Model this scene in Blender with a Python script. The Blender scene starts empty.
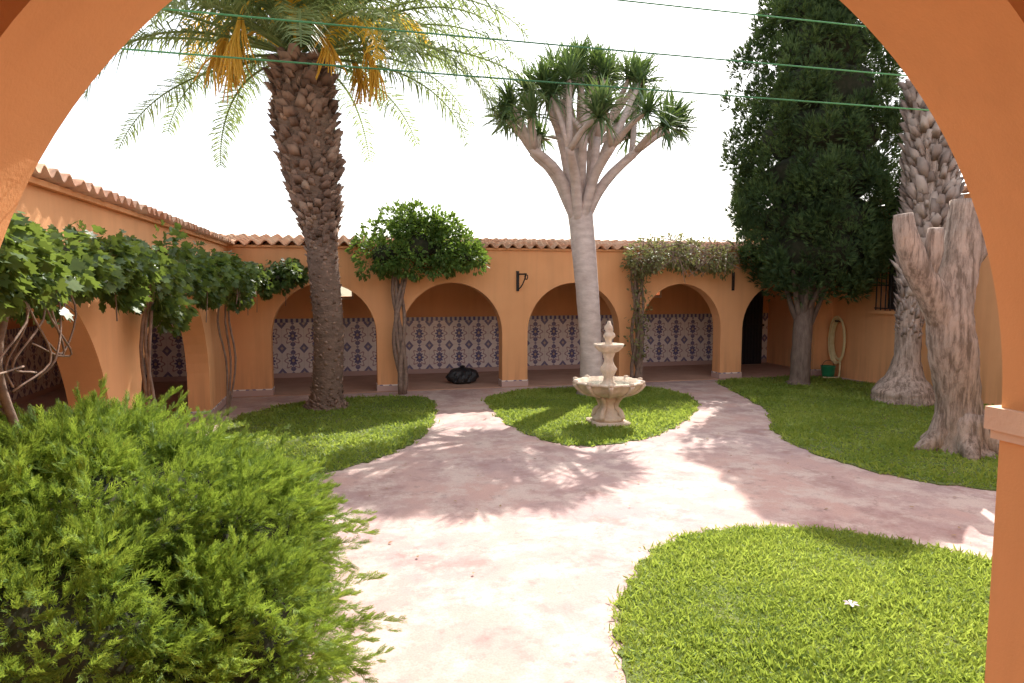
import bpy, math, random
import numpy as np
from mathutils import Vector
R=np.random.RandomState(7); random.seed(7)
D=bpy.data; scene=bpy.context.scene; COL=scene.collection
rad=math.radians

# ---------------------------------------------------------------- node helpers
def newmat(name):
    m=D.materials.new(name); m.use_nodes=True; nt=m.node_tree; nt.nodes.clear()
    out=nt.nodes.new('ShaderNodeOutputMaterial'); return m,nt,out
def mth(nt,op,a,b=None,c=None):
    n=nt.nodes.new('ShaderNodeMath'); n.operation=op
    for i,x in enumerate((a,b,c)):
        if x is None: continue
        if isinstance(x,(int,float)): n.inputs[i].default_value=x
        else: nt.links.new(x,n.inputs[i])
    return n.outputs[0]
def mix(nt,f,a,b):
    n=nt.nodes.new('ShaderNodeMix'); n.data_type='RGBA'
    for s,x in ((n.inputs[0],f),(n.inputs[6],a),(n.inputs[7],b)):
        if isinstance(x,(int,float)): s.default_value=x
        elif isinstance(x,tuple): s.default_value=(*x,1) if len(x)==3 else x
        else: nt.links.new(x,s)
    return n.outputs[2]
def coord(nt,kind='Object'):
    return nt.nodes.new('ShaderNodeTexCoord').outputs[kind]
def noise(nt,vec,scale,detail=4,rough=.55,out=0):
    n=nt.nodes.new('ShaderNodeTexNoise'); n.inputs['Scale'].default_value=scale
    n.inputs['Detail'].default_value=detail; n.inputs['Roughness'].default_value=rough
    nt.links.new(vec,n.inputs['Vector']); return n.outputs[out]
def ramp(nt,f,stops):
    n=nt.nodes.new('ShaderNodeValToRGB'); cr=n.color_ramp
    while len(cr.elements)<len(stops): cr.elements.new(.5)
    for e,(p,c) in zip(cr.elements,stops):
        e.position=p; e.color=(*c,1) if isinstance(c,tuple) else (c,c,c,1)
    nt.links.new(f,n.inputs[0]); return n.outputs[0]
def scalevec(nt,vec,s):
    n=nt.nodes.new('ShaderNodeVectorMath'); n.operation='MULTIPLY'
    nt.links.new(vec,n.inputs[0]); n.inputs[1].default_value=s; return n.outputs[0]
def bsdf(nt,out,col,rough=.85,bump=None,bs=.3,bd=.01,spec=.3):
    p=nt.nodes.new('ShaderNodeBsdfPrincipled')
    if isinstance(col,tuple): p.inputs['Base Color'].default_value=(*col,1)
    else: nt.links.new(col,p.inputs['Base Color'])
    if isinstance(rough,(int,float)): p.inputs['Roughness'].default_value=rough
    else: nt.links.new(rough,p.inputs['Roughness'])
    p.inputs['Specular IOR Level'].default_value=spec
    if bump is not None:
        b=nt.nodes.new('ShaderNodeBump'); b.inputs['Strength'].default_value=bs; b.inputs['Distance'].default_value=bd
        nt.links.new(bump,b.inputs['Height']); nt.links.new(b.outputs[0],p.inputs['Normal'])
    nt.links.new(p.outputs[0],out.inputs[0]); return p
def simple(name,c1,c2,scale=5,rough=.85,bs=.3,bd=.01,bscale=40,stretch=(1,1,1),spec=.3):
    m,nt,out=newmat(name); v=scalevec(nt,coord(nt),stretch)
    f=ramp(nt,noise(nt,v,scale,4,.6),[(.3,0.),(.7,1.)])
    bsdf(nt,out,mix(nt,f,c1,c2),rough,noise(nt,v,bscale,3,.65),bs,bd,spec); return m
def leafmat(name,cols,trans=.35,rough=.5,tcol=None,spec=.35,nsc=1.6):
    m,nt,out=newmat(name)
    g=nt.nodes.new('ShaderNodeNewGeometry')
    n1=noise(nt,coord(nt),nsc,1)
    f=mth(nt,'ADD',mth(nt,'MULTIPLY',g.outputs['Random Per Island'],.6),mth(nt,'MULTIPLY',ramp(nt,n1,[(.35,0.),(.65,1.)]),.4))
    c=ramp(nt,f,[(i/(len(cols)-1),cc) for i,cc in enumerate(cols)])
    p=nt.nodes.new('ShaderNodeBsdfPrincipled'); nt.links.new(c,p.inputs['Base Color'])
    p.inputs['Roughness'].default_value=rough; p.inputs['Specular IOR Level'].default_value=spec
    if trans<=0: nt.links.new(p.outputs[0],out.inputs[0]); return m
    t=nt.nodes.new('ShaderNodeBsdfTranslucent')
    tc=mix(nt,.5,c,tcol if tcol else (.25,.35,.03)); nt.links.new(tc,t.inputs[0])
    ms=nt.nodes.new('ShaderNodeMixShader'); ms.inputs[0].default_value=trans
    nt.links.new(p.outputs[0],ms.inputs[1]); nt.links.new(t.outputs[0],ms.inputs[2])
    nt.links.new(ms.outputs[0],out.inputs[0]); return m

# ---------------------------------------------------------------- mesh helpers
def link(o): COL.objects.link(o); return o
def mkmesh(name,verts,faces,mat,smooth=False):
    me=D.meshes.new(name); me.from_pydata([tuple(map(float,v)) for v in verts],[],[tuple(map(int,f)) for f in faces])
    me.materials.append(mat); me.update()
    if smooth: me.polygons.foreach_set('use_smooth',[True]*len(me.polygons))
    return link(D.objects.new(name,me))
def fastmesh(name,V,F,mat,smooth=False):
    V=np.asarray(V,dtype=np.float32); F=np.asarray(F,dtype=np.int32); k=F.shape[1]
    me=D.meshes.new(name); me.vertices.add(len(V)); me.vertices.foreach_set('co',V.ravel())
    me.loops.add(F.size); me.loops.foreach_set('vertex_index',F.ravel())
    me.polygons.add(len(F)); me.polygons.foreach_set('loop_start',np.arange(len(F),dtype=np.int32)*k)
    me.materials.append(mat); me.update(calc_edges=True); me.validate()
    if smooth: me.polygons.foreach_set('use_smooth',[True]*len(me.polygons))
    return link(D.objects.new(name,me))
def nrm(a): return a/(np.linalg.norm(a,axis=-1,keepdims=True)+1e-9)
def inst(name,tv,tf,C,Dr,S,mat,up=None,roll=True,smooth=False):
    tv=np.array(tv,float); tf=np.array(tf); C=np.asarray(C,float); Dr=nrm(np.asarray(Dr,float)); N=len(C)
    ref=np.tile([0.,0,1],(N,1)) if up is None else up
    u=nrm(np.cross(Dr,ref+R.normal(0,.02,(N,3)))); w=np.cross(u,Dr)
    if roll:
        a=R.uniform(-1,1,N)*(math.pi if roll is True else roll); ca=np.cos(a)[:,None]; sa=np.sin(a)[:,None]
        u,w=u*ca+w*sa,w*ca-u*sa
    S=np.asarray(S,float).reshape(-1,1,1)*np.ones((N,1,1))
    P=C[:,None,:]+S*(tv[None,:,0,None]*u[:,None,:]+tv[None,:,1,None]*Dr[:,None,:]+tv[None,:,2,None]*w[:,None,:])
    F=tf[None]+(np.arange(N)*len(tv))[:,None,None]
    return fastmesh(name,P.reshape(-1,3),F.reshape(-1,tf.shape[1]),mat,smooth)
class MB:
    def __init__(s): s.v=[]; s.f=[]
    def add(s,v,f):
        o=len(s.v); s.v+= [tuple(x) for x in v]; s.f+=[tuple(i+o for i in q) for q in f]
    def box(s,x0,x1,y0,y1,z0,z1):
        s.add([(x0,y0,z0),(x1,y0,z0),(x1,y1,z0),(x0,y1,z0),(x0,y0,z1),(x1,y0,z1),(x1,y1,z1),(x0,y1,z1)],
          [(0,3,2,1),(4,5,6,7),(0,1,5,4),(1,2,6,5),(2,3,7,6),(3,0,4,7)])
    def tube(s,pts,rads,n=10,jit=0):
        pts=np.array(pts,float); m=len(pts); rads=np.ones(m)*rads if np.isscalar(rads) else rads
        T=nrm(np.gradient(pts,axis=0)); ref=np.array([1.,0,0]) if abs(T[m//2][0])<.8 else np.array([0,0,1.])
        vs=[]
        for i in range(m):
            u=nrm(np.cross(T[i],ref)); w=np.cross(T[i],u)
            for k in range(n):
                a=2*math.pi*k/n; r=rads[i]*(1+(R.uniform(-jit,jit) if jit else 0))
                vs.append(pts[i]+r*(math.cos(a)*u+math.sin(a)*w))
        fs=[(i*n+k,i*n+(k+1)%n,(i+1)*n+(k+1)%n,(i+1)*n+k) for i in range(m-1) for k in range(n)]
        fs+=[tuple(range(n))[::-1],tuple((m-1)*n+k for k in range(n))]
        s.add(vs,fs)
    def rev(s,prof,c=(0,0),n=32,fn=None):
        vs=[]
        for j,(r,z) in enumerate(prof):
            for k in range(n):
                a=2*math.pi*k/n; rr=r*(fn(a,j,z) if fn else 1)
                vs.append((c[0]+rr*math.cos(a),c[1]+rr*math.sin(a),z))
        fs=[(i*n+k,i*n+(k+1)%n,(i+1)*n+(k+1)%n,(i+1)*n+k) for i in range(len(prof)-1) for k in range(n)]
        s.add(vs,fs)
    def build(s,name,mat,smooth=False): return mkmesh(name,s.v,s.f,mat,smooth)
def group(name,objs,loc=(0,0,0)):
    e=D.objects.new(name,None); e.empty_display_size=.2; link(e); e.location=loc
    for o in objs:
        o.parent=e; o.matrix_parent_inverse.identity(); o.location=(-loc[0],-loc[1],-loc[2])
    return e
def spline(pts,n):
    pts=np.array(pts,float); P=np.vstack([2*pts[0]-pts[1],pts,2*pts[-1]-pts[-2]]); o=[]
    segs=len(pts)-1
    for t in np.linspace(0,segs-1e-6,n):
        i=int(t); f=t-i; a,b,c,d=P[i],P[i+1],P[i+2],P[i+3]
        o.append(.5*((2*b)+(-a+c)*f+(2*a-5*b+4*c-d)*f*f+(-a+3*b-3*c+d)*f**3))
    return np.array(o)

# ---------------------------------------------------------------- materials
def stucco(name,c1,c2,bs=.4):
    m,nt,out=newmat(name); v=coord(nt)
    f=ramp(nt,noise(nt,v,.9,5,.6),[(.35,0.),(.7,1.)])
    c=mix(nt,f,c1,c2)
    sep=nt.nodes.new('ShaderNodeSeparateXYZ'); nt.links.new(v,sep.inputs[0])
    st=noise(nt,scalevec(nt,v,(7,7,.5)),1,4,.6)
    low=mth(nt,'SUBTRACT',1.,mth(nt,'MULTIPLY',sep.outputs[2],1.4)); low=mth(nt,'MAXIMUM',low,0.)
    dirt=mth(nt,'MULTIPLY',mth(nt,'ADD',mth(nt,'MULTIPLY',low,.6),.16),ramp(nt,st,[(.42,0.),(.7,1.)]))
    c=mix(nt,dirt,c,tuple(x*.55 for x in c1))
    bsdf(nt,out,c,.9,noise(nt,v,120,2,.7),bs,.004,.2); return m
M_or=stucco('orange_stucco',(.80,.41,.195),(.73,.36,.165))
M_arch=stucco('orange_stucco_porch',(.77,.40,.175),(.73,.365,.155),.22)
M_white=simple('cream_paint',(.78,.58,.42),(.68,.48,.34),6)
def pavmat():
    m,nt,out=newmat('pink_concrete'); v=coord(nt)
    c=mix(nt,ramp(nt,noise(nt,v,.6,5,.65),[(.38,0.),(.62,1.)]),(.50,.325,.28),(.37,.27,.265))
    c=mix(nt,ramp(nt,noise(nt,v,2.1,6,.72),[(.46,0.),(.60,1.)]),c,(.55,.43,.38))
    c=mix(nt,ramp(nt,noise(nt,v,1.2,6,.75),[(.53,0.),(.64,.8)]),c,(.33,.19,.17))
    c=mix(nt,ramp(nt,noise(nt,v,6.5,5,.75),[(.55,0.),(.70,.65)]),c,(.24,.17,.165))
    c=mix(nt,ramp(nt,noise(nt,v,80,2,.6),[(.3,.3),(.6,0.)]),c,(.22,.15,.14))
    vo=nt.nodes.new('ShaderNodeTexVoronoi'); vo.feature='DISTANCE_TO_EDGE'; vo.inputs['Scale'].default_value=.33
    wv=nt.nodes.new('ShaderNodeVectorMath'); wv.operation='ADD'
    nt.links.new(v,wv.inputs[0]); nt.links.new(scalevec(nt,noise(nt,v,2.2,5,.7,1),(.6,.6,0)),wv.inputs[1])
    nt.links.new(wv.outputs[0],vo.inputs['Vector'])
    cr=ramp(nt,vo.outputs[0],[(0.,.35),(.003,0.)])
    c=mix(nt,cr,c,(.16,.11,.1))
    bsdf(nt,out,c,.8,noise(nt,v,45,3,.7),.35,.006,.3); return m
M_pav=pavmat()
M_lawn=simple('lawn_turf',(.07,.12,.02),(.15,.16,.055),7,.95,.5,.02)
M_earth=simple('dry_earth',(.25,.2,.14),(.16,.17,.08),.3)
M_terr=simple('terracotta_floor',(.46,.28,.20),(.38,.22,.16),3)
def rooftile():
    m,nt,out=newmat('clay_roof_tile'); v=coord(nt)
    wn=nt.nodes.new('ShaderNodeTexWhiteNoise'); sn=nt.nodes.new('ShaderNodeVectorMath'); sn.operation='SNAP'
    nt.links.new(v,sn.inputs[0]); sn.inputs[1].default_value=(.22,.4,5); nt.links.new(sn.outputs[0],wn.inputs['Vector'])
    c=mix(nt,wn.outputs[0],(.56,.26,.15),(.64,.42,.29))
    c=mix(nt,ramp(nt,noise(nt,v,4,5,.7),[(.5,0.),(.7,.7)]),c,(.28,.19,.14))
    bsdf(nt,out,c,.9,noise(nt,v,30,2),.3,.01); return m
M_roof=rooftile()
def azulejo():
    m,nt,out=newmat('patterned_wall_tile'); v=coord(nt)
    s=nt.nodes.new('ShaderNodeSeparateXYZ'); nt.links.new(v,s.inputs[0])
    u=mth(nt,'ADD',s.outputs[0],s.outputs[1]); z=s.outputs[2]
    P=.44
    fu=mth(nt,'SUBTRACT',mth(nt,'FRACT',mth(nt,'DIVIDE',u,P)),.5)
    fv=mth(nt,'SUBTRACT',mth(nt,'FRACT',mth(nt,'DIVIDE',mth(nt,'SUBTRACT',z,.12),.52)),.5)
    au=mth(nt,'ABSOLUTE',fu); av=mth(nt,'ABSOLUTE',fv)
    r=mth(nt,'SQRT',mth(nt,'ADD',mth(nt,'MULTIPLY',fu,fu),mth(nt,'MULTIPLY',fv,fv)))
    th=mth(nt,'ARCTAN2',fv,fu)
    pet=mth(nt,'MULTIPLY',mth(nt,'COSINE',mth(nt,'MULTIPLY',th,8.)),.05)
    flower=mth(nt,'LESS_THAN',r,mth(nt,'ADD',pet,.17))
    core=mth(nt,'LESS_THAN',r,.06)
    ring=mth(nt,'LESS_THAN',mth(nt,'ABSOLUTE',mth(nt,'SUBTRACT',r,mth(nt,'ADD',.32,mth(nt,'MULTIPLY',pet,1.3)))),.032)
    dia=mth(nt,'GREATER_THAN',mth(nt,'ADD',au,av),.79)
    dot=mth(nt,'GREATER_THAN',mth(nt,'ADD',au,av),.92)
    stem=mth(nt,'LESS_THAN',au,mth(nt,'MULTIPLY',mth(nt,'ABSOLUTE',mth(nt,'SINE',mth(nt,'MULTIPLY',fv,14.))),.12))
    c=mix(nt,ramp(nt,noise(nt,v,1.5,3),[(.3,0.),(.7,1.)]),(.78,.70,.65),(.86,.79,.75))
    blue=(.12,.11,.25); pur=(.36,.19,.22)
    c=mix(nt,mth(nt,'MULTIPLY',ring,.8),c,pur); c=mix(nt,mth(nt,'MULTIPLY',stem,.85),c,blue)
    c=mix(nt,mth(nt,'MULTIPLY',dia,.9),c,blue); c=mix(nt,dot,c,(.6,.48,.40))
    c=mix(nt,flower,c,blue); c=mix(nt,core,c,(.62,.45,.28))
    top=mth(nt,'GREATER_THAN',z,1.18); bot=mth(nt,'LESS_THAN',z,.12)
    bf=mth(nt,'GREATER_THAN',mth(nt,'SINE',mth(nt,'MULTIPLY',u,60.)),0.)
    c=mix(nt,top,c,mix(nt,bf,(.6,.55,.5),blue)); c=mix(nt,bot,c,(.5,.34,.30))
    gr=mth(nt,'MAXIMUM',mth(nt,'GREATER_THAN',mth(nt,'FRACT',mth(nt,'DIVIDE',u,P/2)),.975),mth(nt,'GREATER_THAN',mth(nt,'FRACT',mth(nt,'DIVIDE',z,P/2)),.975))
    c=mix(nt,mth(nt,'MULTIPLY',gr,.5),c,(.45,.38,.34))
    bsdf(nt,out,c,.3,None,spec=.5); return m
M_az=azulejo()
M_iron=simple('black_iron',(.02,.02,.022),(.035,.03,.03),20,.5)
M_stone=simple('fountain_stone',(.74,.62,.49),(.50,.385,.29),7,.9,.7,.014,50)
M_bark_palm=simple('palm_bark',(.24,.16,.12),(.12,.08,.06),7,.95,.9,.03,22,(1,1,2))
M_boot=leafmat('palm_boots',[(.10,.065,.05),(.22,.14,.105),(.40,.28,.21)],.0,.95,spec=.1,nsc=4)
M_boot2=leafmat('palm_boots_weathered',[(.15,.11,.09),(.29,.225,.19),(.48,.39,.33)],.0,.95,spec=.1,nsc=4)
M_bark_dr=simple('dragon_bark',(.66,.56,.52),(.46,.37,.34),5,.9,.6,.02,16,(1,1,2.2))
def greybark():
    m,nt,out=newmat('grey_bark'); v=coord(nt)
    n1=noise(nt,scalevec(nt,v,(16,16,2.2)),1,6,.7); n2=noise(nt,v,2.5,5,.65)
    c=mix(nt,ramp(nt,n2,[(.35,0.),(.65,1.)]),(.52,.39,.32),(.40,.325,.28))
    c=mix(nt,ramp(nt,n1,[(.40,0.),(.58,1.)]),(.19,.14,.11),c)
    bsdf(nt,out,c,.95,mth(nt,'ADD',n1,mth(nt,'MULTIPLY',noise(nt,v,30,3,.7),.35)),.9,.045,.15); return m
M_bark_gr=greybark()
M_bark_dk=simple('dark_bark',(.24,.18,.145),(.12,.085,.07),8,.95,.9,.03,20,(2.5,2.5,.6))
M_stem=simple('vine_stem',(.30,.21,.16),(.15,.10,.08),14,.95,.6,.01,40)
L_palm=leafmat('palm_leaf',[(.07,.12,.05),(.13,.19,.08),(.24,.30,.12)],.45,.4,(.42,.5,.14))
L_palmy=leafmat('palm_leaf_old',[(.6,.38,.04),(.75,.52,.07)],.5,.5,(.95,.62,.05))
L_dragon=leafmat('dragon_leaf',[(.05,.10,.045),(.09,.16,.07),(.22,.30,.15)],.25,.35)
L_cyp=leafmat('cypress_leaf',[(.02,.045,.02),(.045,.085,.03),(.12,.175,.055)],.2,.7,nsc=2.5)
L_jun=leafmat('juniper_leaf',[(.04,.09,.02),(.13,.23,.035),(.36,.48,.08)],.4,.6,(.5,.62,.07),nsc=3)
L_vine=leafmat('vine_leaf',[(.025,.06,.018),(.06,.11,.03),(.15,.22,.06)],.35,.4,(.35,.45,.06))
L_shr=leafmat('shrub_leaf',[(.035,.08,.02),(.08,.15,.03),(.18,.28,.07)],.35,.5,(.35,.5,.05))
L_shr2=leafmat('creeper_leaf',[(.14,.11,.06),(.16,.18,.07),(.28,.28,.12)],.35,.5,(.35,.35,.10))
L_gr=leafmat('grass_blade',[(.10,.18,.03),(.20,.29,.05),(.38,.45,.11)],.5,.5,(.6,.7,.10),nsc=1.1)
M_core=simple('dark_core_shade',(.02,.03,.012),(.05,.045,.03),12,1.)  # near-black for the foliage cores: shade between leaves put into the colour

# ---------------------------------------------------------------- walls
def archwall(name,ops,u0,u1,H,t,mp,mat,steps=20):
    b=MB(); 
    def q(p): b.add([mp(*x) for x in p],[(0,1,2,3)])
    us=[u0]+[x for o in ops for x in (o[0],o[1])]+[u1]
    for i in range(0,len(us),2):
        a,c=us[i],us[i+1]
        for w in (0,t): q([(a,w,0),(c,w,0),(c,w,H),(a,w,H)])
        if i==0: q([(a,0,0),(a,t,0),(a,t,H),(a,0,H)])
        if i==len(us)-2: q([(c,0,0),(c,t,0),(c,t,H),(c,0,H)])
    for (a,c,sp,ri) in ops:
        m=(a+c)/2; r=(c-a)/2
        pts=[(m-r*math.cos(math.pi*k/steps),sp+ri*math.sin(math.pi*k/steps)) for k in range(steps+1)]
        for (p,z),(p2,z2) in zip(pts[:-1],pts[1:]):
            for w in (0,t): q([(p,w,z),(p2,w,z2),(p2,w,H),(p,w,H)])
            q([(p,0,z),(p2,0,z2),(p2,t,z2),(p,t,z)])
        q([(a,0,0),(a,t,0),(a,t,sp),(a,0,sp)]); q([(c,0,0),(c,t,0),(c,t,sp),(c,0,sp)])
    q([(u0,0,H),(u1,0,H),(u1,t,H),(u0,t,H)])
    o=b.build(name,mat)
    import bmesh
    bm=bmesh.new(); bm.from_mesh(o.data); bmesh.ops.remove_doubles(bm,verts=bm.verts,dist=1e-4); bmesh.ops.recalc_face_normals(bm,faces=bm.faces); bm.to_mesh(o.data); bm.free()
    return o
def rooftiles(name,u0,u1,v1,zbase,slope,mp,p=.22,A=.042,course=.4):
    nu=int((u1-u0)/p*8); V=[];F=[]; rows=[]; nv=int(v1/course)
    for j in range(nv):
        for e in (0,1): rows.append((j*course+(e*course),(0.035 if e==0 else 0.0)))
    jit=R.uniform(-.012,.012,int((u1-u0)/p)+3)
    for (v,dz) in rows:
        for i in range(nu+1):
            u=u0+(u1-u0)*i/nu; s=math.sin(2*math.pi*u/p)
            V.append(mp(u,v+(jit[int((u-u0)/p)] if v==0 else 0),zbase+v*slope+dz+A*s+jit[int((u-u0)/p)]*.5))
    n=nu+1
    for j in range(len(rows)-1):
        for i in range(nu): F.append((j*n+i,j*n+i+1,(j+1)*n+i+1,(j+1)*n+i))
    o=mkmesh(name,V,F,M_roof,True)
    md=o.modifiers.new('thickness','SOLIDIFY'); md.thickness=.016; md.offset=0
    return o
Yb=12.6
S_=1.05
back_ops=[(-1.23,.6,S_,.95),(1.05,2.95,S_,.96),(3.45,5.35,S_,.96),(5.8,7.6,S_,.94),(8.1,9.85,S_,.94)]
w1=archwall('arcade_front',back_ops,-1.9,10.3,2.62,.3,lambda u,w,z:(u,Yb+w,z),M_or)
r1=rooftiles('tiled_roof',-5.3,10.25,3.0,2.66,.11,lambda u,v,z:(u,Yb-.14+v,z))
b=MB(); b.box(-1.95,10.28,Yb-.05,Yb+.298,2.622,2.66)
c1=b.build('eave_course',M_or)
b=MB(); Yr=14.9
def wallholes(x0,x1,y0,y1,H,holes):
    x=x0
    for (a,c,z0,z1) in holes:
        b.box(x,a,y0,y1,0,H); b.box(a,c,y0,y1,0,z0); 
        if z1<H: b.box(a,c,y0,y1,z1,H)
        x=c
    b.box(x,x1,y0,y1,0,H)
wallholes(-5.2,12.5,Yr,Yr+.25,2.9,[(-.12,.2,1.72,2.02),(7.02,7.34,1.72,2.02)])
rw=b.build('rear_wall',M_or)
b=MB(); b.box(-5.19,10.28,Yr-.02,Yr-.001,.02,1.26); b.box(-5.199,-5.18,-1,Yr-.02,.02,1.26)
dado=b.build('tile_dado',M_az)
b=MB(); 
for hx in (-.12,7.02):
    b.box(hx-.04,hx,Yr-.015,Yr,1.70,2.06); b.box(hx+.32,hx+.36,Yr-.015,Yr,1.70,2.06); b.box(hx-.04,hx+.36,Yr-.03,Yr-.0,1.66,1.70); b.box(hx,hx+.32,Yr-.015,Yr,2.02,2.06)
wf=b.build('window_surrounds',M_white)
b=MB()
for o in [(-1.9,-1.23)]+[(a[1],b_[0]) for a,b_ in zip(back_ops[:-1],back_ops[1:])]+[(9.85,10.3)]:
    b.box(o[0]-.012,min(o[1]+.012,10.28),Yb-.012,Yb+.312,.021,.14)
pb=b.build('pier_tile_base',M_az)
b=MB(); b.box(-5.2,12.5,Yb-.02,Yr,0,.02); b.box(-5.2,-1.9,-1.5,Yb-.02,0,.02)
gf=b.build('gallery_floor',M_terr)
group('arcade_building',[w1,r1,c1,rw,dado,wf,pb,gf])
b=MB(); b.box(9.35,10.0,Yr-.2,Yr-.16,.02,2.0)
b2=MB()
for k in range(8): b2.tube([(9.38+k*.085,Yr-.23,.05),(9.38+k*.085,Yr-.23,1.98)],.012,6)
b2.box(9.32,10.03,Yr-.245,Yr-.215,.95,1.0); b2.box(9.3,9.35,Yr-.25,Yr-.15,.02,2.03)
gg=[b.build('gate_panel',M_iron),b2.build('gate_bars',M_iron)]
group('iron_gate',gg)
# left wing
left_ops=[(-.2,2.6,.6,1.4),(3.2,6.3,.6,1.45),(7.1,10.6,.55,1.5)]
lw=archwall('wing_front',left_ops,-1.5,12.598,2.62,.3,lambda u,w,z:(-1.9-w,u,z),M_or,32)
lr=rooftiles('tiled_roof',-1.6,12.9,3.2,2.66,.11,lambda u,v,z:(-1.76-v,u,z),.2,.032)
b=MB(); b.box(-5.4,-5.2,-1.5,15.15,0,2.95); lback=b.build('wing_rear_wall',M_or)
b=MB(); b.box(-2.198,-1.85,-1.5,12.5,2.622,2.66); lc=b.build('eave_course',M_or)
b=MB(); b.box(-1.9-.312,-1.888,6.3-.012,7.112,.021,.14); b.box(-1.9-.312,-1.888,10.588,12.58,.021,.14); lb=b.build('pier_tile_base',M_az)
group('left_wing_building',[lw,lr,lback,lc,lb])
# right wing
b=MB(); 
x0,x1=10.3,10.6
b.box(x0,x1,-1.5,10.75,0,3.5); b.box(x0,x1,11.3,16,0,3.5); b.box(x0,x1,10.75,11.3,0,1.5); b.box(x0,x1,10.75,11.3,2.4,3.5)
b.box(x1,16,15.7,16,0,3.5)
rwall=b.build('wing_wall',M_or)
rr=rooftiles('tiled_roof',-1.6,16.1,4,3.54,.16,lambda u,v,z:(10.14+v,u,z))
b=MB(); b.box(10.5,10.52,10.75,11.3,1.5,2.4); glass=b.build('window_pane',simple('dark_glass',(.03,.035,.04),(.05,.05,.05),3,.1))
b=MB()
for k in range(6): b.tube([(10.25,10.73+k*.12,1.42),(10.25,10.73+k*.12,2.5)],.012,6)
for z in (1.5,1.95,2.42): b.box(10.235,10.262,10.7,11.36,z,z+.022)
grl=b.build('window_grille',M_iron)
b=MB(); b.box(10.22,10.298,10.65,11.4,1.40,1.47); b.box(10.22,10.298,-1.5,15.9,3.42,3.5); sill=b.build('sill_and_cornice',M_or)
group('right_wing_building',[rwall,rr,glass,grl,sill])
# porch with the near arch
cx,zc,rr_=.508,1.665,1.165
fa=archwall('porch_arch',[(cx-2*rr_-.75,cx-rr_-.75,1.4,.6),(cx-rr_,cx+rr_,zc,rr_),(cx+rr_+.75,cx+3*rr_+.75,zc,rr_)],-2.198,6.5,3.35,.3,lambda u,w,z:(u,1.1+w,z),M_arch,64)
b=MB()
for s in (-1,1):
    e=cx+s*rr_; 
    a,c=(e-.02,e+.74) if s>0 else (e-.74,e+.02)
    b.box(a,c,1.085,1.43,zc-.05,zc+.01); b.box(a+.012,c-.012,1.09,1.42,zc-.075,zc-.05)
imp=b.build('impost',M_white)
b=MB(); b.box(-5.2,10.3,-1.7,1.6,3.36,3.5); pc=b.build('porch_ceiling',M_white)
b=MB(); b.box(-5.2,10.3,-1.7,-1.5,0,3.36); pw=b.build('porch_rear_wall',M_white)
b=MB(); b.box(-2.2,10.3,-1.5,1.45,0,.03); pf=b.build('porch_floor',M_terr)
group('porch_building',[fa,imp,pc,pw,pf])

# ---------------------------------------------------------------- ground
mkmesh('ground',[(-400,-400,-.01),(400,-400,-.01),(400,400,-.01),(-400,400,-.01)],[(0,1,2,3)],M_earth)
mkmesh('paving',[(-1.9,1.4,.002),(10.3,1.4,.002),(10.3,12.58,.002),(-1.9,12.58,.002)],[(0,1,2,3)],M_pav)
def inpoly(P,poly):
    x,y=P[:,0],P[:,1]; r=np.zeros(len(P),bool); n=len(poly)
    for i in range(n):
        x1,y1=poly[i]; x2,y2=poly[(i+1)%n]
        c=((y1>y)!=(y2>y)); xi=(x2-x1)*(y-y1)/((y2-y1) if y2!=y1 else 1e-9)+x1
        r^=c&(x<xi)
    return r
def closed(pts,n=140):
    p=np.array(pts); k=len(p); P=np.vstack([p[-1],p,p[0],p[1]]); o=[]
    for t in np.linspace(0,k,n,endpoint=False):
        i=int(t); f=t-i; a,b_,c,d=P[i],P[i+1],P[i+2],P[(i+3)%len(P)]
        o.append(.5*((2*b_)+(-a+c)*f+(2*a-5*b_+4*c-d)*f*f+(-a+3*b_-3*c+d)*f**3))
    o=np.array(o); 
    th=np.arange(n)/n*2*math.pi; w=.022*(np.sin(th*23)+np.sin(th*41+1)+.7*np.sin(th*67+2))
    return o+nrm(o-o.mean(0))*w[:,None]
def lawn(pts,nbl,h,w,smooth=True):
    poly=closed(pts) if smooth else np.array(pts)
    V=[(x,y,.012) for x,y in poly]; Vb=[(x,y,0) for x,y in poly]; n=len(V)
    sheet=mkmesh('turf',V+Vb,[tuple(range(n))]+[(i,(i+1)%n,n+(i+1)%n,n+i) for i in range(n)],M_lawn)
    mn,mx=poly.min(0)-.05,poly.max(0)+.05
    P=R.uniform(mn,mx,(int(nbl*2.2),2)); 
    k=inpoly(P+R.normal(0,.025,P.shape),poly); P=P[k][:nbl]
    f=np.sin(P[:,0]*3.1+np.sin(P[:,1]*2.3))*np.cos(P[:,1]*3.7+P[:,0])+.6*np.sin(P[:,0]*11+P[:,1]*7)*np.sin(P[:,1]*13)
    hh=h*(1+.25*f)*R.uniform(.45,1.45,len(P))
    C=np.c_[P,np.full(len(P),.01)]
    d=np.c_[R.normal(0,1.1,(len(P),2)),np.ones(len(P))]
    tv=[(-w/h,0,0),(w/h,0,0),(w/h*.7,.6,.08),(-w/h*.7,.6,.08),(0,1,.3)]
    g=inst('grass_blades',tv,[(0,1,2),(0,2,3),(3,2,4)],C,d,hh,L_gr)
    return group('lawn',[sheet,g])
lawn([(1.37,3.01),(1.55,3.62),(1.82,4.05),(2.17,4.48),(2.64,4.75),(3.10,4.78),(3.57,4.66),(3.95,4.46),(4.35,3.95),(4.7,3.2),(4.8,2.3),(3.6,1.75),(2.2,1.7),(1.45,2.1)],74000,.042,.0045)
lawn([(2.44,11.51),(3.39,12.15),(4.76,12.11),(5.75,11.83),(5.85,10.48),(5.13,9.26),(4.31,8.37),(3.64,7.9),(2.89,7.75),(2.47,8.16),(2.25,9.22),(2.28,10.39)],30000,.045,.008)
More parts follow.
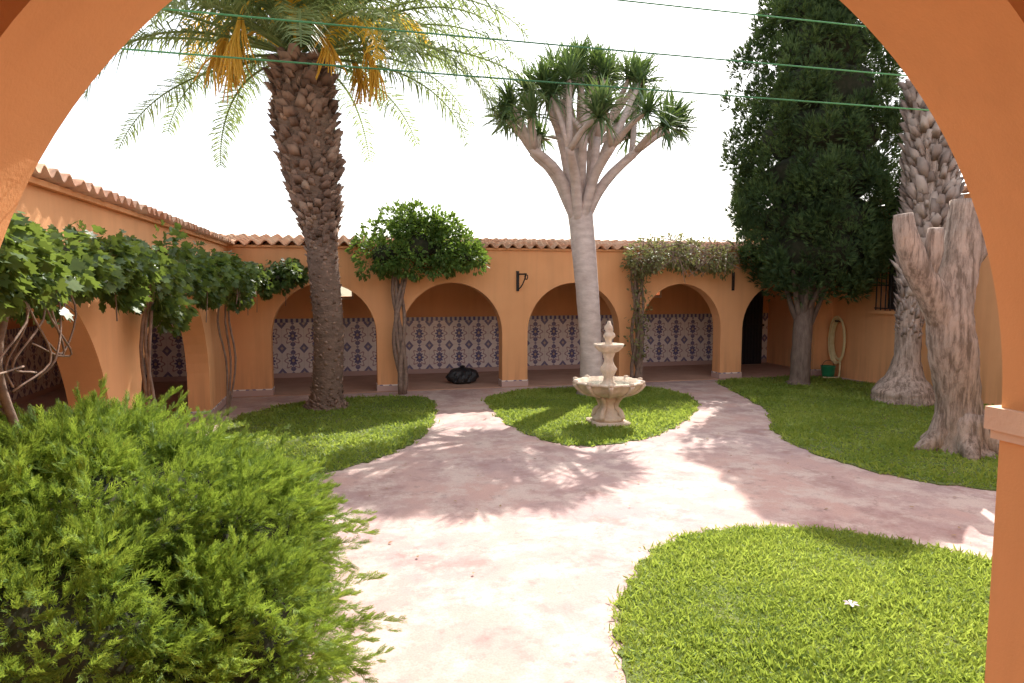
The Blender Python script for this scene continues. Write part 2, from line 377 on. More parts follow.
lawn([(-1.2,11.3),(-.24,11.97),(1.3,11.86),(1.38,10.44),(.97,8.76),(.45,7.88),(-.11,7.35),(-.9,6.6),(-1.6,6.0),(-1.75,8),(-1.7,10)],22000,.045,.008)
lawn([(7.41,12.27),(8.55,12.5),(9.9,12.2),(10.2,10),(10.2,7),(10.2,4.4),(8.5,3.9),(7,4.4),(6.13,5.06),(5.54,5.69),(5.35,6.80),(5.63,7.91),(6.46,9.35),(7.02,11.2)],52000,.05,.010)

# ---------------------------------------------------------------- foliage generator
def clumps(blobs,n,rc,nc,shell=(.8,1.05),cull=None):
    B=np.array(blobs,float); area=(B[:,3]*B[:,4]+B[:,4]*B[:,5]+B[:,3]*B[:,5]); pr=area/area.sum()
    k=R.choice(len(B),nc*(3 if cull else 1),p=pr); d=nrm(R.normal(0,1,(len(k),3)))
    cc=B[k,:3]+d*B[k,3:]*R.uniform(*shell,(len(k),1)); main=nrm(d/B[k,3:])
    if cull:
        q=((cc[:,None,:]-B[None,:,:3])/B[None,:,3:]); ins=((q**2).sum(2)<cull**2); ok=(~ins.any(1))&(cc[:,2]>.0)
        cc=cc[ok][:nc]; main=main[ok][:nc]; nc=len(cc)
    j=R.randint(0,nc,n); dd=nrm(R.normal(0,1,(n,3))+main[j]*.6); rcs=rc*R.uniform(.6,1.3,nc)
    C=cc[j]+dd*rcs[j][:,None]*R.uniform(.55,1.05,(n,1))
    return C,nrm(dd+main[j]*.5),main[j]
leaf6=[(0,0,0),(.28,.3,.06),(.22,.7,.04),(0,1,-.08),(-.22,.7,.04),(-.28,.3,.06)]
leafF=[(0,1,2,3),(0,3,4,5)]
lobed=[(0,0,0),(.35,-.08,.04),(.5,.25,0),(.32,.42,.03),(.42,.75,-.03),(.15,.7,.02),(0,1.05,-.08),(-.15,.7,.02),(-.42,.75,-.03),(-.32,.42,.03),(-.5,.25,0),(-.35,-.08,.04)]
lobF=[(0,1,2,3),(0,3,4,5),(0,5,6,7),(0,7,8,9),(0,9,10,11)]
def spray_t(n=7,spread=.6,w=.03):
    v=[];f=[]
    def tri(p,q,ww):
        p=np.array(p);q=np.array(q);d=q-p; s=np.array([-d[1],d[0],0]); s=s/(np.linalg.norm(s)+1e-9)*ww
        i=len(v); v.extend([p-s,p+s,q]); f.append((i,i+1,i+2))
    tri((0,0,0),(0,1.05,-.06),.03)
    for i in range(n):
        t=.1+.8*i/n; L=.42*(1-t)**.5+.08
        for s in (-1,1):
            e=(s*L*spread*.75,t+L*.8,R.uniform(-.16,.22)); tri((0,t,-.04*t),e,w)
            if L>.25:
                m=np.array([0,t,0])*.5+np.array(e)*.5; tri(m,m+np.array([s*.03,L*.5,R.uniform(-.1,.15)]),w*.8)
    return np.array(v),np.array(f)
def core(name,blobs,mat,s=.85,amp=.08):  # solid lumpy ellipsoids that fill the foliage, no modelled twigs
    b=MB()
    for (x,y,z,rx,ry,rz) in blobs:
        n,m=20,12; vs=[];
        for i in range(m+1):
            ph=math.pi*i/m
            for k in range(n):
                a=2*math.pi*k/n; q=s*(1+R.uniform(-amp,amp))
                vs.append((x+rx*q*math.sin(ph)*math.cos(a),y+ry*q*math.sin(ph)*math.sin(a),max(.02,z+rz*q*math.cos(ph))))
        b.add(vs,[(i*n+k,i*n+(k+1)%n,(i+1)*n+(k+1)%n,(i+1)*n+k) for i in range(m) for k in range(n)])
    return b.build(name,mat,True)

# ---------------------------------------------------------------- juniper bush (foreground)
jb=[(-1.3,4.0,.5,1.05,1.0,.70),(-2.0,3.8,.62,.88,.92,.62),(-.72,3.9,.42,.55,.70,.56),(-1.2,3.15,.3,.76,.66,.62),(-.55,4.3,.40,.40,.55,.42),(-1.45,4.3,.8,.62,.6,.40),(-.52,3.3,.25,.42,.46,.40)]
tv,tf=spray_t()
C,dd,mn=clumps(jb,20000,.12,520,(.78,1.0),cull=.78)
k=(C[:,2]>.03); C,dd=C[k],dd[k]; dd=dd+np.c_[R.normal(0,.3,(len(C),2)),np.full(len(C),.1)]
C2,dd2,_=clumps(jb,6000,.12,1200,(.74,.84),cull=.72); k=(C2[:,2]>.03); C2,dd2=C2[k],dd2[k]
# arching plumes
Bj=np.array(jb); np_=560; kk=R.choice(len(jb),np_*3); d0=nrm(R.normal(0,1,(np_*3,3))+[0,0,.25])
c0=Bj[kk,:3]+d0*Bj[kk,3:]*.88; q=((c0[:,None,:]-Bj[None,:,:3])/Bj[None,:,3:]); ok=(~((q**2).sum(2)<.8**2).any(1))&(c0[:,2]>.08)
c0=c0[ok][:np_]; d0=nrm(d0[ok][:np_]*[1,1,.6]+R.normal(0,.3,(len(c0),3))+[.12,0,.32]); Lp=R.uniform(.2,.42,len(c0))
PC=[];PD=[];PS=[]
for s in range(17):
    t=s/16; pos=c0+d0*(Lp*t)[:,None]+np.c_[np.zeros((len(c0),2)),-.10*t*t*np.ones(len(c0))]
    side=nrm(np.cross(d0,R.normal(0,1,d0.shape))); dr=nrm(d0*.9+side*(.75*(1-t)+.1)-[0,0,.12*t])
    PC.append(pos); PD.append(dr); PS.append(R.uniform(.055,.095,len(c0))*(1.15-.35*t))
C3=np.vstack(PC); D3=np.vstack(PD); S3=np.concatenate(PS)
CC=np.vstack([C,C2,C3]); DD=np.vstack([dd,dd2,D3]); SS=np.concatenate([R.uniform(.05,.11,len(C)+len(C2)),S3])
fo=inst('sprays',tv,tf,CC,DD,SS,L_jun)
group('juniper_bush',[fo,core('dark_fill_core',jb,M_core,.72)],(-1.3,4,0))  # dark solid core stands in for shade deep in the bush

# ---------------------------------------------------------------- palms
def palm_trunk(pts,rads,mat,boot,scale,nb,z_dense,low=.45,t0=0.,upb=0.,jit=.14):
    P=spline(pts,60); z=np.linspace(0,1,60); rr=np.interp(z,np.linspace(0,1,len(rads)),rads)
    b=MB(); b.tube(P,rr,22,.04); t=b.build('trunk',mat,True)
    tt=t0+(1-t0)*np.arange(nb)/nb; ga=2.39996*np.arange(nb)+R.normal(0,jit,nb); idx=tt*59
    C=np.array([np.interp(idx,np.arange(60),P[:,i]) for i in range(3)]).T; r=np.interp(idx,np.arange(60),rr)
    out=np.c_[np.cos(ga),np.sin(ga),np.zeros(nb)]; C=C+out*(r[:,None]*.94)
    up=np.tile([0.,0,1],(nb,1)); dens=np.interp(tt,[0,z_dense-.1,z_dense+.05,1],[low,low,1,1.15])
    d=nrm(out*(.3+.4*dens[:,None])+up*(1+upb)+R.normal(0,jit,(nb,3)))
    wv=[(-.5,0,-.1),(.5,0,-.1),(.28,.75,0),(-.28,.7,0),(-.42,0,.35),(.42,0,.35),(.2,.95,.42),(-.22,.85,.42)]
    wf=[(0,3,2,1),(4,5,6,7),(0,1,5,4),(1,2,6,5),(2,3,7,6),(3,0,4,7)]
    u=nrm(np.cross(d,-out)); 
    tvv=np.array(wv); N=nb; w=nrm(np.cross(u,d)); sgn=np.sign((w*out).sum(1))[:,None]; w=w*sgn
    S=(scale*dens*R.uniform(.55,1.4,nb))[:,None,None]
    T=tvv[None]+R.normal(0,.07,(N,8,3))
    V=C[:,None,:]+S*(T[:,:,0,None]*u[:,None]+T[:,:,1,None]*d[:,None]*(1+upb)+T[:,:,2,None]*.6*w[:,None])
    F=np.array(wf)[None]+(np.arange(N)*8)[:,None,None]
    nf=nb*5; j=R.randint(0,nb,nf); fd=nrm(d[j]+out[j]*.5+R.normal(0,.4,(nf,3)))
    fib=inst('fibres',[(-.035,0,0),(.035,0,0),(0,1,0)],[(0,1,2)],C[j]+out[j]*.05*S[j][:,0]*3,fd,scale*dens[j]*R.uniform(.5,1.4,nf),boot)
    return [t,fastmesh('leaf_bases',V.reshape(-1,3),F.reshape(-1,4),boot),fib]
def frond(V,F,base,az,el,L,droop,nl=62,ll=.42,lw=.015):
    T=22; p=np.array(base,float); pts=[p.copy()]; e=el
    hd=np.array([math.cos(az),math.sin(az),0]); 
    for i in range(T):
        e-=droop*(i/T)*1.6/T*1.0
        p=p+(hd*math.cos(e)+np.array([0,0,math.sin(e)]))*L/T; pts.append(p.copy())
    pts=np.array(pts); side=np.array([-hd[1],hd[0],0]); tg=nrm(np.gradient(pts,axis=0))
    def addq(a,b_,c,d): i=len(V); V.extend([a,b_,c,d]); F.append((i,i+1,i+2,i+3))
    for i in range(T):
        w0=.035*(1-i/T)+.006; w1=.035*(1-(i+1)/T)+.006
        addq(pts[i]-side*w0,pts[i]+side*w0,pts[i+1]+side*w1,pts[i+1]-side*w1)
        nn=np.cross(tg[i],side); addq(pts[i]-nn*w0*.7,pts[i]+nn*w0*.7,pts[i+1]+nn*w1*.7,pts[i+1]-nn*w1*.7)
    for j in range(nl):
        t=.14+.85*j/nl; x=t*T; i=min(int(x),T-1); q=pts[i]+(pts[i+1]-pts[i])*(x-i); tn=tg[i]; nn=np.cross(tn,side)
        l=ll*(math.sin(math.pi*min(1,t*.85+.12))**.6)*random.uniform(.75,1.15)
        for s in (-1,1):
            lift=random.uniform(-.3,.6)
            d=side*s*.8+tn*random.uniform(.4,.85)+nn*lift*(-1 if nn[2]<0 else 1)*.6
            d=d/np.linalg.norm(d); m=q+d*l*.55; tip=q+d*l+np.array([0,0,-.35*l*random.uniform(.3,1.8)])
            wv=tn*lw; addq(q-wv*.6,q+wv*.6,m+wv,m-wv); addq(m-wv,m+wv,tip+wv*.1,tip-wv*.1)
pp=[(-.28,11.2,0),(-.27,11.2,.25),(-.22,11.2,1.2),(-.30,11.2,2.6),(-.38,11.2,3.4),(-.5,11.2,4.5),(-.56,11.2,5.4)]
ch=palm_trunk(pp,[.36,.27,.23,.23,.23,.23,.28,.38,.44,.43,.36],M_bark_palm,M_boot,.15,900,.55,.36)
V=[];F=[];V2=[];F2=[]
top=np.array([-.56,11.2,5.5])
for i in range(104):
    az=i*2.39996; f=i/103; el=math.pi*(.49-.49*f)+random.uniform(-.16,.16)
    Lf=random.uniform(3.2,4.2)*(.9 if f<.15 else 1)
    bs=top+np.array([math.cos(az)*.2,math.sin(az)*.2,.35*(1-f)-.05])
    if i in (38,47,55,64,70,77,86,95): frond(V2,F2,bs,az,el+.1,Lf*.6,2.4)
    else: frond(V,F,bs,az,el,Lf,random.uniform(1.2,2.4),70,.5)
ch.append(fastmesh('fronds',V,F,L_palm)); ch.append(fastmesh('old_fronds',V2,F2,L_palmy))
M_fruit=leafmat('date_stalks',[(.62,.38,.05),(.8,.52,.08)],.3,.5,(.9,.6,.05))
b=MB()
for az,l in ((rad(200),1.1),(rad(235),1.3),(rad(165),.95),(rad(300),.8),(rad(340),1.1),(rad(20),.9)):
    h=np.array([math.cos(az),math.sin(az),0]); p0=top+np.array([0,0,.05])
    pts=spline([p0,p0+h*.45*l+[0,0,.35*l],p0+h*.85*l+[0,0,.2*l],p0+h*1.05*l+[0,0,-.2*l]],12); b.tube(pts,np.linspace(.035,.02,12),6)
    for k in range(34):
        q=pts[-1]-(pts[-1]-pts[-4])*random.random(); e=q+np.array([random.gauss(0,.10),random.gauss(0,.10),-.55*random.uniform(.6,1.2)*l])+h*.1
        b.tube([q,(q+e)/2+h*.05,e],[.012,.012,.008],4)
ch.append(b.build('fruit_stalks',M_fruit))
group('date_palm',ch,(-.28,11.2,0))

# ---------------------------------------------------------------- dragon tree
b=MB(); base=np.array([4.31,11.36,0]); fork=np.array([4.05,11.36,3.3])
pts=spline([base,(4.27,11.36,1.0),(4.17,11.36,2.2),fork],20); b.tube(pts,np.interp(np.linspace(0,1,20),[0,.06,.3,1],[.30,.22,.19,.22]),18,.03)
tips=[]; ccn=fork+np.array([.06,0,0])
def dome(r,a): return ccn+np.array([r*math.cos(a),r*math.sin(a),2.5-.85*(r/1.5)**2+random.uniform(-.22,.15)])
for i in range(9):
    az=i*2*math.pi/9+random.uniform(-.18,.18); R1=random.uniform(.9,1.15)
    h=np.array([math.cos(az),math.sin(az),0])
    st=fork+h*.06-[0,0,random.uniform(.1,.3)]; p2=fork+h*.45+[0,0,random.uniform(.35,.6)]; p3=fork+h*R1*.9+[0,0,random.uniform(.85,1.25)]
    b.tube(spline([st,p2,p3],9),np.linspace(.10,.068,9),10,.05)
    for j in range(3):
        a2=az+(j-1)*.36+random.uniform(-.1,.1); p5=dome(random.uniform(1.0,1.68),a2)-[0,0,.25]
        pm=p3*.45+p5*.55+[0,0,.05]; b.tube(spline([p3-(p3-p2)*.08,pm,p5],6),np.linspace(.058,.04,6),8,.05); tips.append(p5)
for i in range(6):
    az=i*2*math.pi/6+.3; h=np.array([math.cos(az),math.sin(az),0]); 
    p3=fork+h*random.uniform(.2,.5)+[0,0,random.uniform(1.0,1.3)]; b.tube(spline([fork-[0,0,.1],fork+h*.22+[0,0,.55],p3],8),np.linspace(.09,.065,8),9,.05)
    for m in range(4):
        p5=dome(random.uniform(.15,1.1),az+(m-1.5)*.5)-[0,0,.2]
        b.tube(spline([p3,(p3+p5)/2+h*.05,p5],5),np.linspace(.055,.04,5),7); tips.append(p5)
tr=b.build('trunk_and_limbs',M_bark_dr,True)
tips=np.array(tips); cn=fork+[0,0,.6]
nl=95; C=np.repeat(tips,nl,0); ax=nrm(np.repeat(nrm(tips-cn),nl,0)+[0,0,.3])
d=nrm(R.normal(0,1,C.shape)+ax*.9); C=C+R.normal(0,.025,C.shape)
sw=[(-.03,0,0),(.03,0,0),(.028,.55,.03),(-.028,.55,.03),(0,1,-.12)]
lv=inst('sword_leaves',sw,[(0,1,2),(0,2,3),(3,2,4)],C,d,R.uniform(.32,.60,len(C)),L_dragon,roll=.6)
group('dragon_tree',[tr,lv],tuple(base))

# ---------------------------------------------------------------- cypress
prof=[(2.1,.9),(2.6,1.22),(3.2,1.38),(4.0,1.38),(4.8,1.34),(5.6,1.24),(6.4,1.08),(7.2,.88),(8.0,.55),(8.5,.25)]
nc=1000
zz=R.uniform(0,1,nc); Z=1.85+6.8*zz**1.1; rr=np.interp(Z,[1.6]+[p[0] for p in prof]+[8.9],[.5]+[p[1] for p in prof]+[.05])
az=R.uniform(0,2*math.pi,nc); lob=1+.12*np.sin(az*5+Z*1.3)+.09*np.sin(az*9-Z*2.6)+.05*np.sin(Z*7+az*3)
rr=rr*lob*R.uniform(.80,1.08,nc); ccx=8.92+.08*np.sin(Z*.8); out=np.c_[np.cos(az),np.sin(az),np.zeros(nc)]
cc=np.c_[ccx,np.full(nc,11.5),Z]+out*rr[:,None]; 
n=44000; j=R.randint(0,nc,n); dd=nrm(R.normal(0,1,(n,3))+out[j]*.7+[0,0,.25]); 
C=cc[j]+dd*np.array([.15,.15,.24])*R.uniform(.5,1.15,(n,1))
cyt=[];cyf=[]
for k in range(7):
    a=k*2.4; d=np.array([math.cos(a)*.35,1,math.sin(a)*.35]); s=np.array([math.sin(a),0,-math.cos(a)])*.07; o=d*.25*(k%3)*.4
    i=len(cyt); cyt+= [o-s,o+s,o+d*(.6+.1*(k%4))]; cyf.append((i,i+1,i+2))
fo=inst('foliage',cyt,cyf,C,dd+[0,0,.6],R.uniform(.08,.16,n),L_cyp)
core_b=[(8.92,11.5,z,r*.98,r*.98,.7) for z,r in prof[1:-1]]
co=core('dark_crown_core',core_b,M_core,.76,.08)  # dark solid fill, shade inside the crown painted as its colour
b=MB(); b.tube(spline([(8.68,11.5,0),(8.70,11.5,.2),(8.72,11.5,.9),(8.78,11.5,1.9),(8.9,11.5,3)],16),np.interp(np.linspace(0,1,16),[0,.1,1],[.28,.2,.16]),14,.06)
for a in range(9):
    h=np.array([math.cos(a*.7),math.sin(a*.7),0]); b.tube(spline([(8.72,11.5,.8+.08*a),np.array([8.74,11.5,1.4+.05*a])+h*.25,np.array([8.85,11.5,2.4])+h*.6],8),np.linspace(.07,.03,8),7,.1)
group('cypress_tree',[b.build('trunk',M_bark_dk,True),fo,co],(8.68,11.5,0))

# ---------------------------------------------------------------- old palm trunk (crownless) and pruned forked tree
ch=palm_trunk([(9.15,9.4,-.02),(9.15,9.4,.3),(9.17,9.4,.7),(9.2,9.4,1.5),(9.32,9.4,2.3),(9.5,9.4,3.1),(9.4,9.4,4.1),(9.12,9.4,5.2)],[.52,.48,.30,.20,.19,.21,.29,.38,.36,.26,.08],M_bark_gr,M_boot2,.13,640,.5,.4,.36,.7,.26)
group('crownless_palm_tree',ch,(9.15,9.4,0))
b=MB(); bx,by=7.16,6.47
b.tube(spline([(bx,by,-.02),(bx-.02,by,.15),(bx-.08,by,.6),(bx-.20,by,1.2),(bx-.28,by,1.65),(bx-.20,by,2.1),(bx-.12,by,2.5),(bx-.08,by,2.95)],44),np.interp(np.linspace(0,1,44),[0,.04,.12,.3,.45,.6,.75,1],[.50,.40,.30,.23,.26,.23,.20,.20]),28,.045)
b.tube(spline([(bx-.22,by,1.35),(bx-.46,by,1.75),(bx-.78,by,2.2),(bx-.95,by,2.55),(bx-1.0,by,2.78)],24),np.linspace(.20,.10,24),18,.055)
b.tube(spline([(bx-.66,by,2.05),(bx-.64,by-.08,2.35),(bx-.66,by-.12,2.62)],8),np.linspace(.12,.08,8),12,.06)
b.tube(spline([(bx-.12,by,2.2),(bx+.12,by-.05,2.5),(bx+.20,by-.05,2.68)],8),np.linspace(.13,.09,8),12,.06)
for a in (0.3,1.6,2.9,4.1,5.3):
    h=np.array([math.cos(a),math.sin(a),0]); q=np.array([bx,by,0]); b.tube(spline([q+h*.15+[0,0,.45],q+h*.28+[0,0,.15],q+h*.58+[0,0,-.03]],6),[.16,.15,.14,.12,.09,.05],10,.08)
group('pruned_tree',[b.build('trunk_and_stubs',M_bark_gr,True)],(bx,by,0))

# ---------------------------------------------------------------- shrub on pier + creeper
def stems(x,y,z1,mat,n=5,sp=.12,r=.03):
    b=MB()
    for k in range(n):
        a0=random.uniform(0,6.28); pts=[]
        for i in range(14):
            t=i/13; rr=sp*(.5+.5*t); a=a0+t*5; pts.append((x+rr*math.cos(a)+.05*math.sin(7*t+k),y+rr*.6*math.sin(a),z1*t))
        b.tube(pts,np.linspace(r*1.3,r*.7,14),7,.1)
    return b.build('stems',mat,True)
sb=[(1.25,12.15,2.66,.72,.5,.46),(.72,12.15,2.5,.42,.4,.3),(1.8,12.15,2.6,.5,.4,.32),(1.2,12.15,3.02,.42,.4,.24),(2.15,12.1,2.45,.28,.3,.16),(1.6,12.1,2.97,.3,.3,.2)]
C,d,m_=clumps(sb,9500,.14,210,(.7,1.3)); fo=inst('leaves',leaf6,leafF,C,d+[0,0,-.2],R.uniform(.045,.09,len(C)),L_shr)
group('climbing_shrub',[stems(1.0,12.3,2.4,M_stem,6,.1,.035),fo,core('dark_fill_core',sb,M_core,.5)],(1,12.2,0))  # core is a dark solid added as inner shade
sb=[(6.0,12.2,2.55,.6,.4,.26),(6.7,12.2,2.5,.6,.35,.2),(5.6,12.2,2.4,.22,.3,.3),(7.2,12.25,2.45,.35,.3,.16)]
C,d,m_=clumps(sb,3600,.18,90,(.5,1.2)); 
n2=500; t=R.uniform(0,1,n2); C2=np.c_[5.62+R.normal(0,.1,n2),12.25+R.normal(0,.1,n2),.5+1.9*t]; d2=R.normal(0,1,(n2,3))
fo=inst('leaves',leaf6,leafF,np.vstack([C,C2]),np.vstack([d+[0,0,-.5],d2]),R.uniform(.04,.085,len(C)+n2),L_shr2)
b=MB()
for k in range(90):
    x=random.uniform(5.5,7.4); y=random.uniform(11.9,12.3); z=random.uniform(2.35,2.75)
    b.tube(spline([(x,y,z),(x+random.gauss(0,.2),y-.1,z+.12),(x+random.gauss(0,.3),y-.2,z-random.uniform(-.1,.4))],6),.006,4)
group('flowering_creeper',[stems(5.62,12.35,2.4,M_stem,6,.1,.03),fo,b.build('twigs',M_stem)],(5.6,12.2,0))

# ---------------------------------------------------------------- grape vine on the left wing
vb=[]
path=spline([(-1.62,2.6,2.2),(-1.6,4.2,2.18),(-1.6,6,2.16),(-1.6,8,2.14),(-1.5,10,2.12),(-1.35,11.7,2.1),(-.75,12.3,2.1)],34)
for i,p in enumerate(path):
    vb.append((p[0]+random.gauss(0,.05),p[1],p[2]+random.gauss(0,.06),.15,.3,.11+random.uniform(0,.10)))
vb+=[(-1.6,3.6,1.98,.12,.4,.14),(-1.6,5.6,1.98,.12,.3,.14),(-1.62,6.9,1.80,.12,.25,.26),(-1.6,9.2,1.9,.13,.4,.2),(-1.5,10.8,1.85,.13,.4,.2)]
C,d,m_=clumps(vb,13500,.12,520,(.3,1.2)); fo=inst('leaves',lobed,lobF,C,d*[1,1,.6]+[.2,0,-.6],R.uniform(.035,.085,len(C)),L_vine)
b=MB()
for (x,y) in ((-1.70,3.0),(-1.72,6.75),(-1.72,10.9)):
    for k in range(3):
        b.tube(spline([(x,y,0),(x+random.gauss(0,.05),y+.1,.8),(x+random.gauss(0,.05),y-.1,1.5),(x+.1,y,2.2)],12),.016,6,.1)
# old woody stems near the porch with bare looping shoots
b.tube(spline([(-1.72,3.75,0),(-1.66,3.78,.8),(-1.70,3.72,1.4),(-1.62,3.76,1.9),(-1.6,3.9,2.2)],20),np.linspace(.05,.03,20),9,.12)
b.tube(spline([(-1.70,3.8,.2),(-1.60,3.95,1.0),(-1.66,3.85,1.6),(-1.58,4.0,2.15)],16),.022,7,.12)
for k in range(8):
    y=random.uniform(3.7,4.4); p=np.array([-1.58,y,2.1]); b.tube(spline([p,p+[.06,random.uniform(-.1,.15),-.25],p+[random.uniform(-.05,.1),random.uniform(-.2,.25),-.5],p+[0,random.uniform(-.3,.2),-.35-.4*random.random()]],14),.006,5)
for k in range(16):
    i=random.randrange(6,32); p=path[i]; b.tube(spline([p,p+[.05,random.gauss(0,.1),-.2],p+[.05,random.gauss(0,.15),-.3-.3*random.random()]],8),.005,4)
st=b.build('stems',M_stem,True)
vc=[(p[0]-.05,p[1],p[2]-.02,.10,.35,.09) for p in path]
group('grape_vine',[fo,st,core('dark_fill_core',vc,M_core,.75)],(-1.6,3,0))  # dark solid core behind the leaves, coloured as their shade

# ---------------------------------------------------------------- fountain
fx,fy=3.62,8.9
b=MB(); 
b.box(fx-.24,fx+.24,fy-.24,fy+.24,.0,.07)
b.rev([(0,.07),(.22,.07),(.225,.12),(.17,.15),(.16,.2),(.12,.23),(.10,.3),(.125,.34),(.14,.38),(.11,.4),(.13,.42)],(fx,fy),32)
for k in range(4):
    a=k*math.pi/2+.785; h=np.array([math.cos(a),math.sin(a),0]); q=np.array([fx,fy,0])
    b.tube(spline([q+h*.22+[0,0,.10],q+h*.19+[0,0,.2],q+h*.12+[0,0,.26],q+h*.15+[0,0,.36],q+h*.2+[0,0,.41]],12),np.linspace(.045,.03,12),8)
def bowl(a,j,z): return 1+.09*abs(math.cos(5*a)) if j>1 else 1
b.rev([(.12,.40),(.2,.42),(.33,.47),(.41,.54),(.435,.60),(.46,.605),(.46,.63),(.41,.635),(.37,.57),(.2,.5),(0,.5)],(fx,fy),80,bowl)
b.rev([(.12,.49),(.12,.58),(.075,.62),(.06,.68),(.10,.76),(.115,.80),(.075,.86),(.055,.93),(.075,.99),(.09,1.03)],(fx,fy),36,lambda a,j,z:1+.1*abs(math.cos(4*a)))
def bowl2(a,j,z): return 1+.12*abs(math.cos(4*a)) if j>0 else 1
b.rev([(.06,1.02),(.13,1.05),(.185,1.11),(.2,1.15),(.17,1.155),(.12,1.1),(0,1.09)],(fx,fy),64,bowl2)
b.rev([(.05,1.08),(.06,1.14),(.04,1.18),(.05,1.22),(.085,1.26),(.07,1.3),(.045,1.32),(.06,1.36),(.055,1.40),(.03,1.43),(.02,1.47),(0,1.475)],(fx,fy),24,lambda a,j,z:1+.15*math.cos(3*a+z*30))
for k in range(10):
    a=2*math.pi*k/10; pts=[(fx+r*math.cos(a),fy+r*math.sin(a),z) for r,z in ((.18,.41),(.34,.455),(.45,.53),(.50,.61))]
    b.tube(spline(pts,8),np.linspace(.012,.035,8),6)
    b.rev([(0,.60),(.04,.615),(.035,.65),(0,.66)],(fx+.485*math.cos(a),fy+.485*math.sin(a)),8)
fb=b.build('fountain_stonework',M_stone,True)
b=MB(); b.rev([(0,.575),(.38,.575)],(fx,fy),32); wa=b.build('water',simple('still_water',(.08,.1,.09),(.1,.12,.1),3,.05,.05,.002,30,spec=.6))
group('fountain',[fb,wa],(fx,fy,0))

# ---------------------------------------------------------------- small objects
def bracket(x,y,z,dx,dy,L=.34):
    b=MB(); b.tube([(x,y,z-.18),(x,y,z+.16)],.018,6)
    b.tube([(x,y,z+.12),(x+dx*L,y+dy*L,z+.12)],.016,6)
    pts=[(x+dx*L*t,y+dy*L*t,z-.16+.28*t**2) for t in np.linspace(0,1,10)]; b.tube(pts,.012,6)
    e=np.array([x+dx*L,y+dy*L,z+.12]); b.tube([e+[dx*.05*math.cos(a)+0,dy*.05*math.cos(a),-.05+.05*math.sin(a)] for a in np.linspace(1.5,7,12)],.011,5)
    b.box(x-.025,x+.025,y-.012,y+.02,z-.2,z+.18)
    return b.build('iron_wall_bracket',M_iron)
bracket(3.25,Yb-.02,2.05,.3,-.95,.3); bracket(7.85,Yb-.02,2.05,-.5,-.85); bracket(10.26,12.2,2.1,-1,-.1,.6); 
b=MB()
pr=[(0,.0),(.2,.005),(.27,.05),(.29,.12),(.27,.19),(.22,.25),(.15,.285),(.08,.30),(.04,.31),(.05,.335),(.02,.35),(.0,.34)]
b.rev(pr,(2.3,13.3),44,lambda a,j,z:1+.12*math.sin(2*a+z*7)+.08*math.sin(5*a-z*19)+.05*math.sin(11*a+z*40)+R.uniform(-.03,.03))
group('rubbish_bag',[b.build('bag',simple('black_plastic',(.012,.012,.014),(.02,.02,.022),9,.4,1.,.04,14,spec=.5))],(2.3,13.3,0)).location.z+=.02
b=MB()
for k in range(6):
    o=R.uniform(-.02,.02,2); pts=[(10.25-.015*k,12.3+(.17+.012*k)*math.sin(a)+o[0],.78+(.42+.02*k)*math.cos(a)*(1 if math.cos(a)>0 else .95)+o[1]) for a in np.linspace(0,2*math.pi,26)]
    b.tube(pts,.016,6)
b.tube(spline([(10.2,12.2,.35),(10.1,12.1,.05),(9.9,12.0,.04),(9.7,12.1,.04)],14),.016,6)
hs=b.build('coils',simple('hose_rubber',(.72,.62,.36),(.6,.5,.25),9,.5))
b=MB(); b.tube([(10.3,12.3,1.2),(10.12,12.3,1.2)],.02,8); hk=b.build('hook',M_iron)
group('garden_hose',[hs,hk],(10.25,12.3,0))
b=MB(); b.rev([(0,.02),(.11,.02),(.13,.1),(.145,.25),(.155,.26),(.14,.255),(.12,.1),(0,.05)],(9.95,12.25),24)
bk=b.build('pail',simple('green_plastic',(.02,.20,.09),(.03,.24,.11),5,.35,spec=.5),True)
b=MB(); b.tube([(9.95+.145*math.cos(a),12.25,.25+.13*math.sin(a)) for a in np.linspace(0,math.pi,12)],.006,5)
group('bucket',[bk,b.build('handle',M_iron)],(9.95,12.25,0))
M_line=simple('green_line',(.05,.32,.22),(.05,.32,.22),3,.5)
b=MB()
for (y,z) in ((1.7,2.52),(1.72,2.62),(1.75,2.76)):
    b.tube([(x,y,z-.012*(1-((x-.9)/2.6)**2)) for x in np.linspace(-1.86,5.2,24)],.0022,5)
ln=b.build('lines',M_line)
b=MB(); b.box(-1.9,-1.84,1.6,1.9,2.46,2.5); b.tube([(-1.86,1.7,2.45),(-1.86,1.7,2.8)],.012,6); b.tube([(5.2,1.7,0),(5.2,1.7,2.85)],.025,8)
group('clothes_line',[ln,b.build('brackets',M_iron)],(0,1.7,2.5))
b=MB()
for k in range(6):
    a=k*1.047; c,s=math.cos(a),math.sin(a); b.add([(2.95,3.35,.06),(2.95+.03*c-.012*s,3.35+.03*s+.012*c,.075),(2.95+.05*c,3.35+.05*s,.07),(2.95+.03*c+.012*s,3.35+.03*s-.012*c,.075)],[(0,1,2,3)])
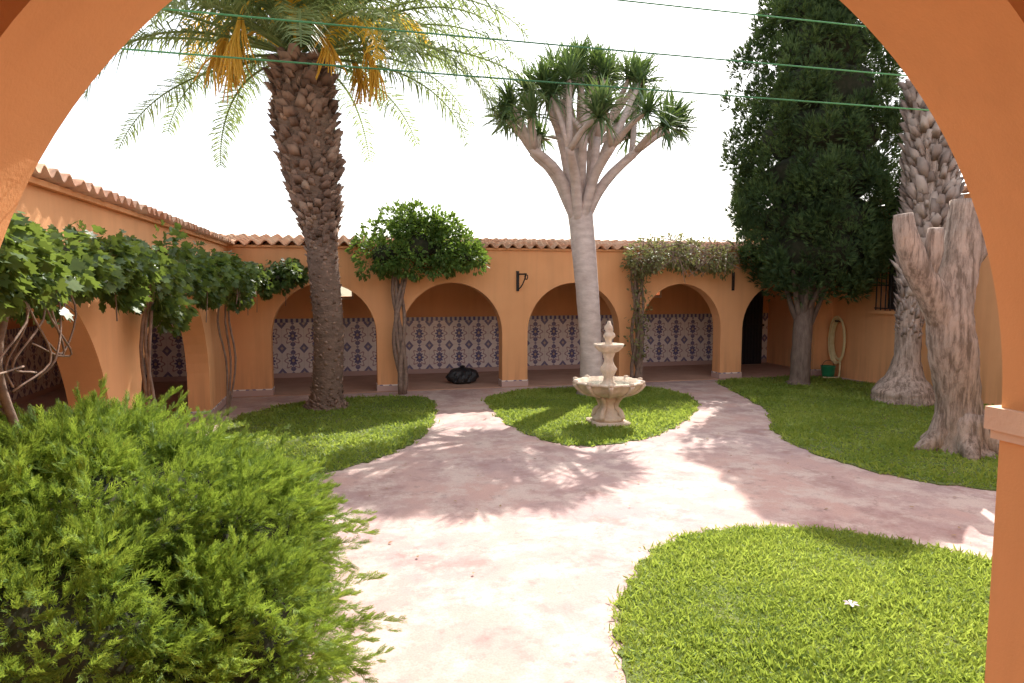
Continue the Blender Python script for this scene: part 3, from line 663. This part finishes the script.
b.build('fallen_flower',simple('petal',(.75,.7,.72),(.7,.6,.65),9))
n=200; P=np.c_[R.uniform(-.5,9.5,n),R.uniform(4,12.3,n),np.full(n,.008)]; dl=np.c_[R.normal(0,1,(n,2)),R.normal(0,.08,n)]
inst('fallen_leaves',leaf6,leafF,P+[0,0,.01],dl,R.uniform(.02,.045,n),leafmat('dry_leaf',[(.2,.11,.05),(.35,.22,.1),(.3,.14,.09)],.1),roll=.3)

# ---------------------------------------------------------------- light, sky, camera
az,el=rad(35),rad(45)
w=D.worlds.new('World'); scene.world=w; w.use_nodes=True; nt=w.node_tree; nt.nodes.clear()
sk=nt.nodes.new('ShaderNodeTexSky'); sk.sky_type='NISHITA'; sk.sun_disc=False; sk.sun_elevation=el; sk.sun_rotation=az
sk.air_density=1.0; sk.dust_density=3.0; sk.ozone_density=1
# even white added to the sky colour to whiten it and lift the fill
add=nt.nodes.new('ShaderNodeMix'); add.data_type='RGBA'; add.blend_type='ADD'; add.inputs[0].default_value=1
nt.links.new(sk.outputs[0],add.inputs[6]); add.inputs[7].default_value=(7.8,7.6,7.5,1)
bg=nt.nodes.new('ShaderNodeBackground'); bg.inputs[1].default_value=.15
o=nt.nodes.new('ShaderNodeOutputWorld'); nt.links.new(add.outputs[2],bg.inputs[0]); nt.links.new(bg.outputs[0],o.inputs[0])
S=Vector((math.sin(az)*math.cos(el),math.cos(az)*math.cos(el),math.sin(el)))
sl=D.lights.new('sun','SUN'); sl.energy=8.5; sl.angle=rad(.5); sl.color=(1,.95,.87)
so=link(D.objects.new('sun',sl)); so.rotation_euler=S.to_track_quat('Z','Y').to_euler(); so.location=(8,15,20)
cam=D.cameras.new('camera'); cam.sensor_width=36; cam.lens=680/1024*36; cam.clip_start=.05; cam.clip_end=3000
co=link(D.objects.new('camera',cam)); co.location=(0,0,2.0); co.rotation_euler=(rad(90-4.9),0,rad(-14)); scene.camera=co
scene.view_settings.view_transform='Standard'; scene.view_settings.look='None'; scene.view_settings.exposure=0
